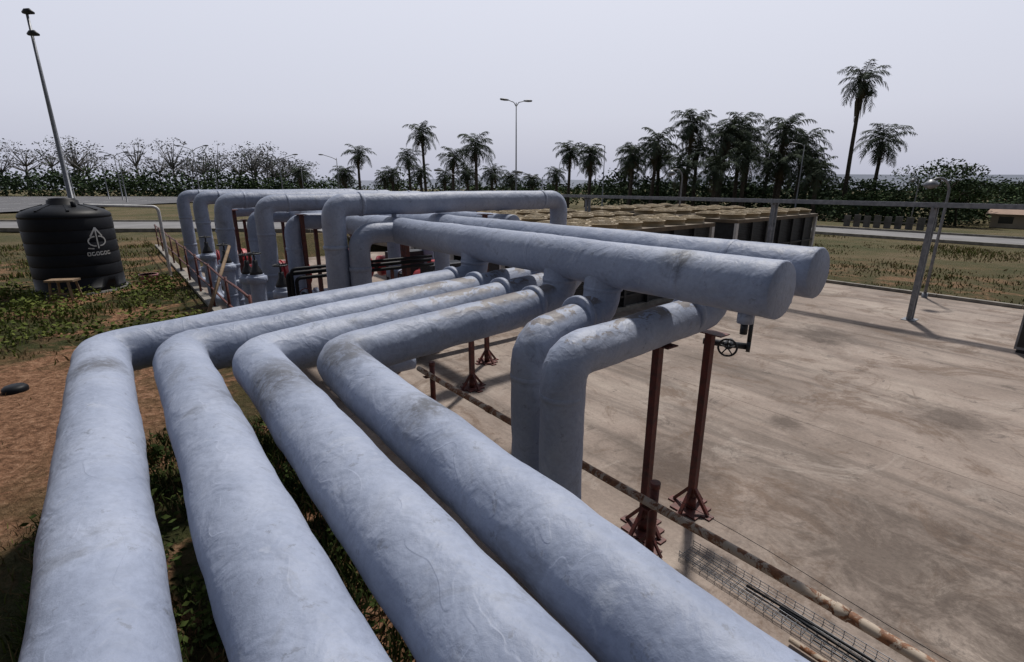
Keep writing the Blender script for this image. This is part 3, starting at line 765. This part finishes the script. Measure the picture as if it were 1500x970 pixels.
for i in range(230):
    x = U(-52, 62); y = U(104, 128); s = U(1.1, 2.2); leaves(m, Vector((x, y, zz(x, y)+U(.3, 3.0)+1.5*sst(ab(x, y)[1], 54, 74))), s*1.7, s, s*.8, 60, 0.36, M_leafdk if R() < .55 else M_leaf)
for i in range(12):
    btree(m, U(-50, 30), U(108, 125), U(6, 8), U(2, 3), 240, .28, M_leaf, M_bark, .35, M_leafdk)
m.make('tree_line')
m = MB()
for i in range(180):
    x = U(14, 54); y = U(74, 86); s = U(1.2, 2.4); leaves(m, Vector((x, y, zz(x, y)+U(.6, 5.0))), s*1.3, s, s, 75, 0.32, M_leafdk)
for i in range(260):
    x = U(38, 114); y = 60+0.2*(x-38)+U(0, 12); s = U(.9, 1.9); leaves(m, Vector((x, y, zz(x, y)+U(.2, 4.0)*(.6+.4*math.sin(x*.4)**2))), s*1.5, s, s*.85, 85, 0.25, M_leaf if R() < .35 else M_leafdk)
m.make('shrub_belt')
for (x, y, h, cr) in ((50.5, 62, 8.4, 4.4), (55.5, 64, 6.8, 3.0), (45, 66, 6.4, 2.8), (75, 78, 6.6, 3.5), (85, 84, 6.4, 3.4)):
    m = MB(); btree(m, x, y, h, cr, 4200, .18, M_leaf, M_bark, .35, M_leafdk, 22, (.28, .42)); m.make('broadleaf_tree')

# grass blades
def blades(name, n, fn, hmin, hmax, wd, dens, green, thr=0.0, mg=None):
    m = MB(); mg = mg or M_grass
    for _ in range(n):
        x, y = fn()
        a, b = ab(x, y)
        if a < 27 and 1.3 < b < 20.7: continue
        v = noise.noise(Vector((x*dens, y*dens, 3.1)))+0.5*noise.noise(Vector((x*dens*3, y*dens*3, 7)))-thr
        dsoil = math.hypot(x-SOIL.x, y-SOIL.y)
        v -= 0.6*(1-sst(dsoil, 1.5, 4.0))
        if v < U(-.25, .35): continue
        z0 = hgt(a, b)-0.01; hh = U(hmin, hmax)*(1+v); an = U(0, 6.28); w = wd*U(.6, 1.4)
        l = Vector((U(-.6,.6), U(-.6,.6), 0))*hh
        p = Vector((x, y, z0)); s = Vector((math.cos(an), math.sin(an), 0))*w
        n0 = len(m.v); m.v += [p-s, p+s, p+l*.4+up*hh*.6+s*.7, p+l*.4+up*hh*.6-s*.7, p+l+up*hh]
        mt = mg if R() < green+v*.6 else M_straw
        m.face((n0, n0+1, n0+2, n0+3), mt); m.face((n0+3, n0+2, n0+4), mt)
    m.make(name)
def rg(a0, a1, b0, b1):
    def f():
        a = U(a0, a1); b = U(b0, b1)
        return (AX.x*a+BX.x*b, AX.y*a+BX.y*b)
    return f
blades('grass', 75000, rg(-1, 11, -9, 0), .035, .09, .005, .8, .3, .06)
blades('grass', 75000, rg(9, 30, -20, 1.3), .05, .14, .012, .5, .55, 0.0)
blades('grass', 45000, rg(-2, 6, -0.8, 1.3), .05, .16, .007, .8, .7, 0.0, M_grassdk)
blades('dry_grass', 45000, rg(-20, 16, 20.7, 40), .06, .14, .02, .2, .35, .05)
m = MB()
for i in range(80):
    a = U(10, 17); b = U(-2.4, 1.1); p = W(a, b, 0); p.z = hgt(a, b)+.12
    leaves(m, p, .28, .28, .16, 55, .045, M_grass)
for i in range(120):
    a = U(-1, 6); b = U(-0.7, 1.25); p = W(a, b, 0); p.z = hgt(a, b)+.08
    leaves(m, p, .2, .2, .12, 40, .03, M_grassdk)
m.make('weeds')

# concrete posts + building across the road (right)
m = MB()
for k in range(9):
    a = 11.2+k*0.75; b = 51
    m.gbox(a-.24, a+.24, b-.06, b+.06, -0.1, 0.95+.05*math.sin(k*3), M_concdk)
m.gbox(10.9, 17.6, 50.9, 50.94, .4, .5, M_concdk)
m.make('concrete_post_fence')
m = MB(); m.gbox(4, 13, 84, 90, -1.6, 0.15, M_wall)
for s in (0, 1):
    m.quad(W(3.5, 83.3 if s == 0 else 90.7, 0.1), W(13.5, 83.3 if s == 0 else 90.7, 0.1), W(13.5, 87, 0.95), W(3.5, 87, 0.95), M_roof)
for k in range(3): m.gbox(5+k*3, 6.3+k*3, 83.97, 84.0, -1.0, -0.2, M_glass)
m.make('low_building')
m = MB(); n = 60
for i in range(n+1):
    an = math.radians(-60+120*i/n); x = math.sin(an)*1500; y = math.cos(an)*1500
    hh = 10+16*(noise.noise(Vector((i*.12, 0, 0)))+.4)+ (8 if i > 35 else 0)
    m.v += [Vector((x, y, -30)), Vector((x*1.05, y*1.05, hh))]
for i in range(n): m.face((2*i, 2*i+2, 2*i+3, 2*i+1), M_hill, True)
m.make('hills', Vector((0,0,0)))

# ------------------------------------------------------------------ light, sky, camera
sd = Vector((0.62, 1.63, 3.0)).normalized()
sun = bpy.data.lights.new('sun', 'SUN'); sun.energy = 3.7; sun.angle = math.radians(3.0); sun.color = (1, .95, .89)
so = bpy.data.objects.new('sun', sun); scene.collection.objects.link(so); so.location = (0, 0, 30)
so.rotation_euler = (-sd).to_track_quat('-Z', 'Y').to_euler()
w = bpy.data.worlds.new('World'); scene.world = w; w.use_nodes = True; nt = w.node_tree
for n_ in list(nt.nodes): nt.nodes.remove(n_)
out = N(nt, 'ShaderNodeOutputWorld'); bg = N(nt, 'ShaderNodeBackground'); bg2 = N(nt, 'ShaderNodeBackground'); mx = N(nt, 'ShaderNodeMixShader')
sk = N(nt, 'ShaderNodeTexSky', sky_type='NISHITA'); sk.sun_disc = False
sk.sun_elevation = math.asin(sd.z); sk.sun_rotation = math.atan2(sd.x, sd.y); sk.dust_density = 5; sk.air_density = 1.5
nt.links.new(sk.outputs[0], bg.inputs[0]); bg.inputs[1].default_value = 0.09
tcn = N(nt, 'ShaderNodeTexCoord'); sp = N(nt, 'ShaderNodeSeparateXYZ'); nt.links.new(tcn.outputs['Generated'], sp.inputs[0])
cr = ramp(nt, sp.outputs[2], [(0.0, (.54, .56, .68)), (0.12, (.67, .69, .81)), (0.33, (.77, .79, .90)), (0.6, (.34, .38, .47)), (1.0, (.24, .28, .37))])
# haze is brighter on the sun's side of the sky
dk = ramp(nt, mad(nt, sp.outputs[1], 0.5, 0.5), [(0.2, 0.20), (0.72, 1.0)])
nt.links.new(mix(nt, 1.0, cr, dk, 'MULTIPLY'), bg2.inputs[0]); bg2.inputs[1].default_value = 1.0
mx.inputs[0].default_value = .88
nt.links.new(bg.outputs[0], mx.inputs[1]); nt.links.new(bg2.outputs[0], mx.inputs[2]); nt.links.new(mx.outputs[0], out.inputs[0])

cd = bpy.data.cameras.new('camera'); co = bpy.data.objects.new('camera', cd); scene.collection.objects.link(co)
co.location = (0, 0, CAMZ); co.rotation_euler = (math.pi/2-TH, 0, 0)
cd.sensor_width = 36; cd.lens = 17.64; cd.clip_start = 0.05; cd.clip_end = 6000
scene.camera = co
scene.view_settings.view_transform = 'Standard'; scene.view_settings.look = 'None'; scene.view_settings.exposure = 0
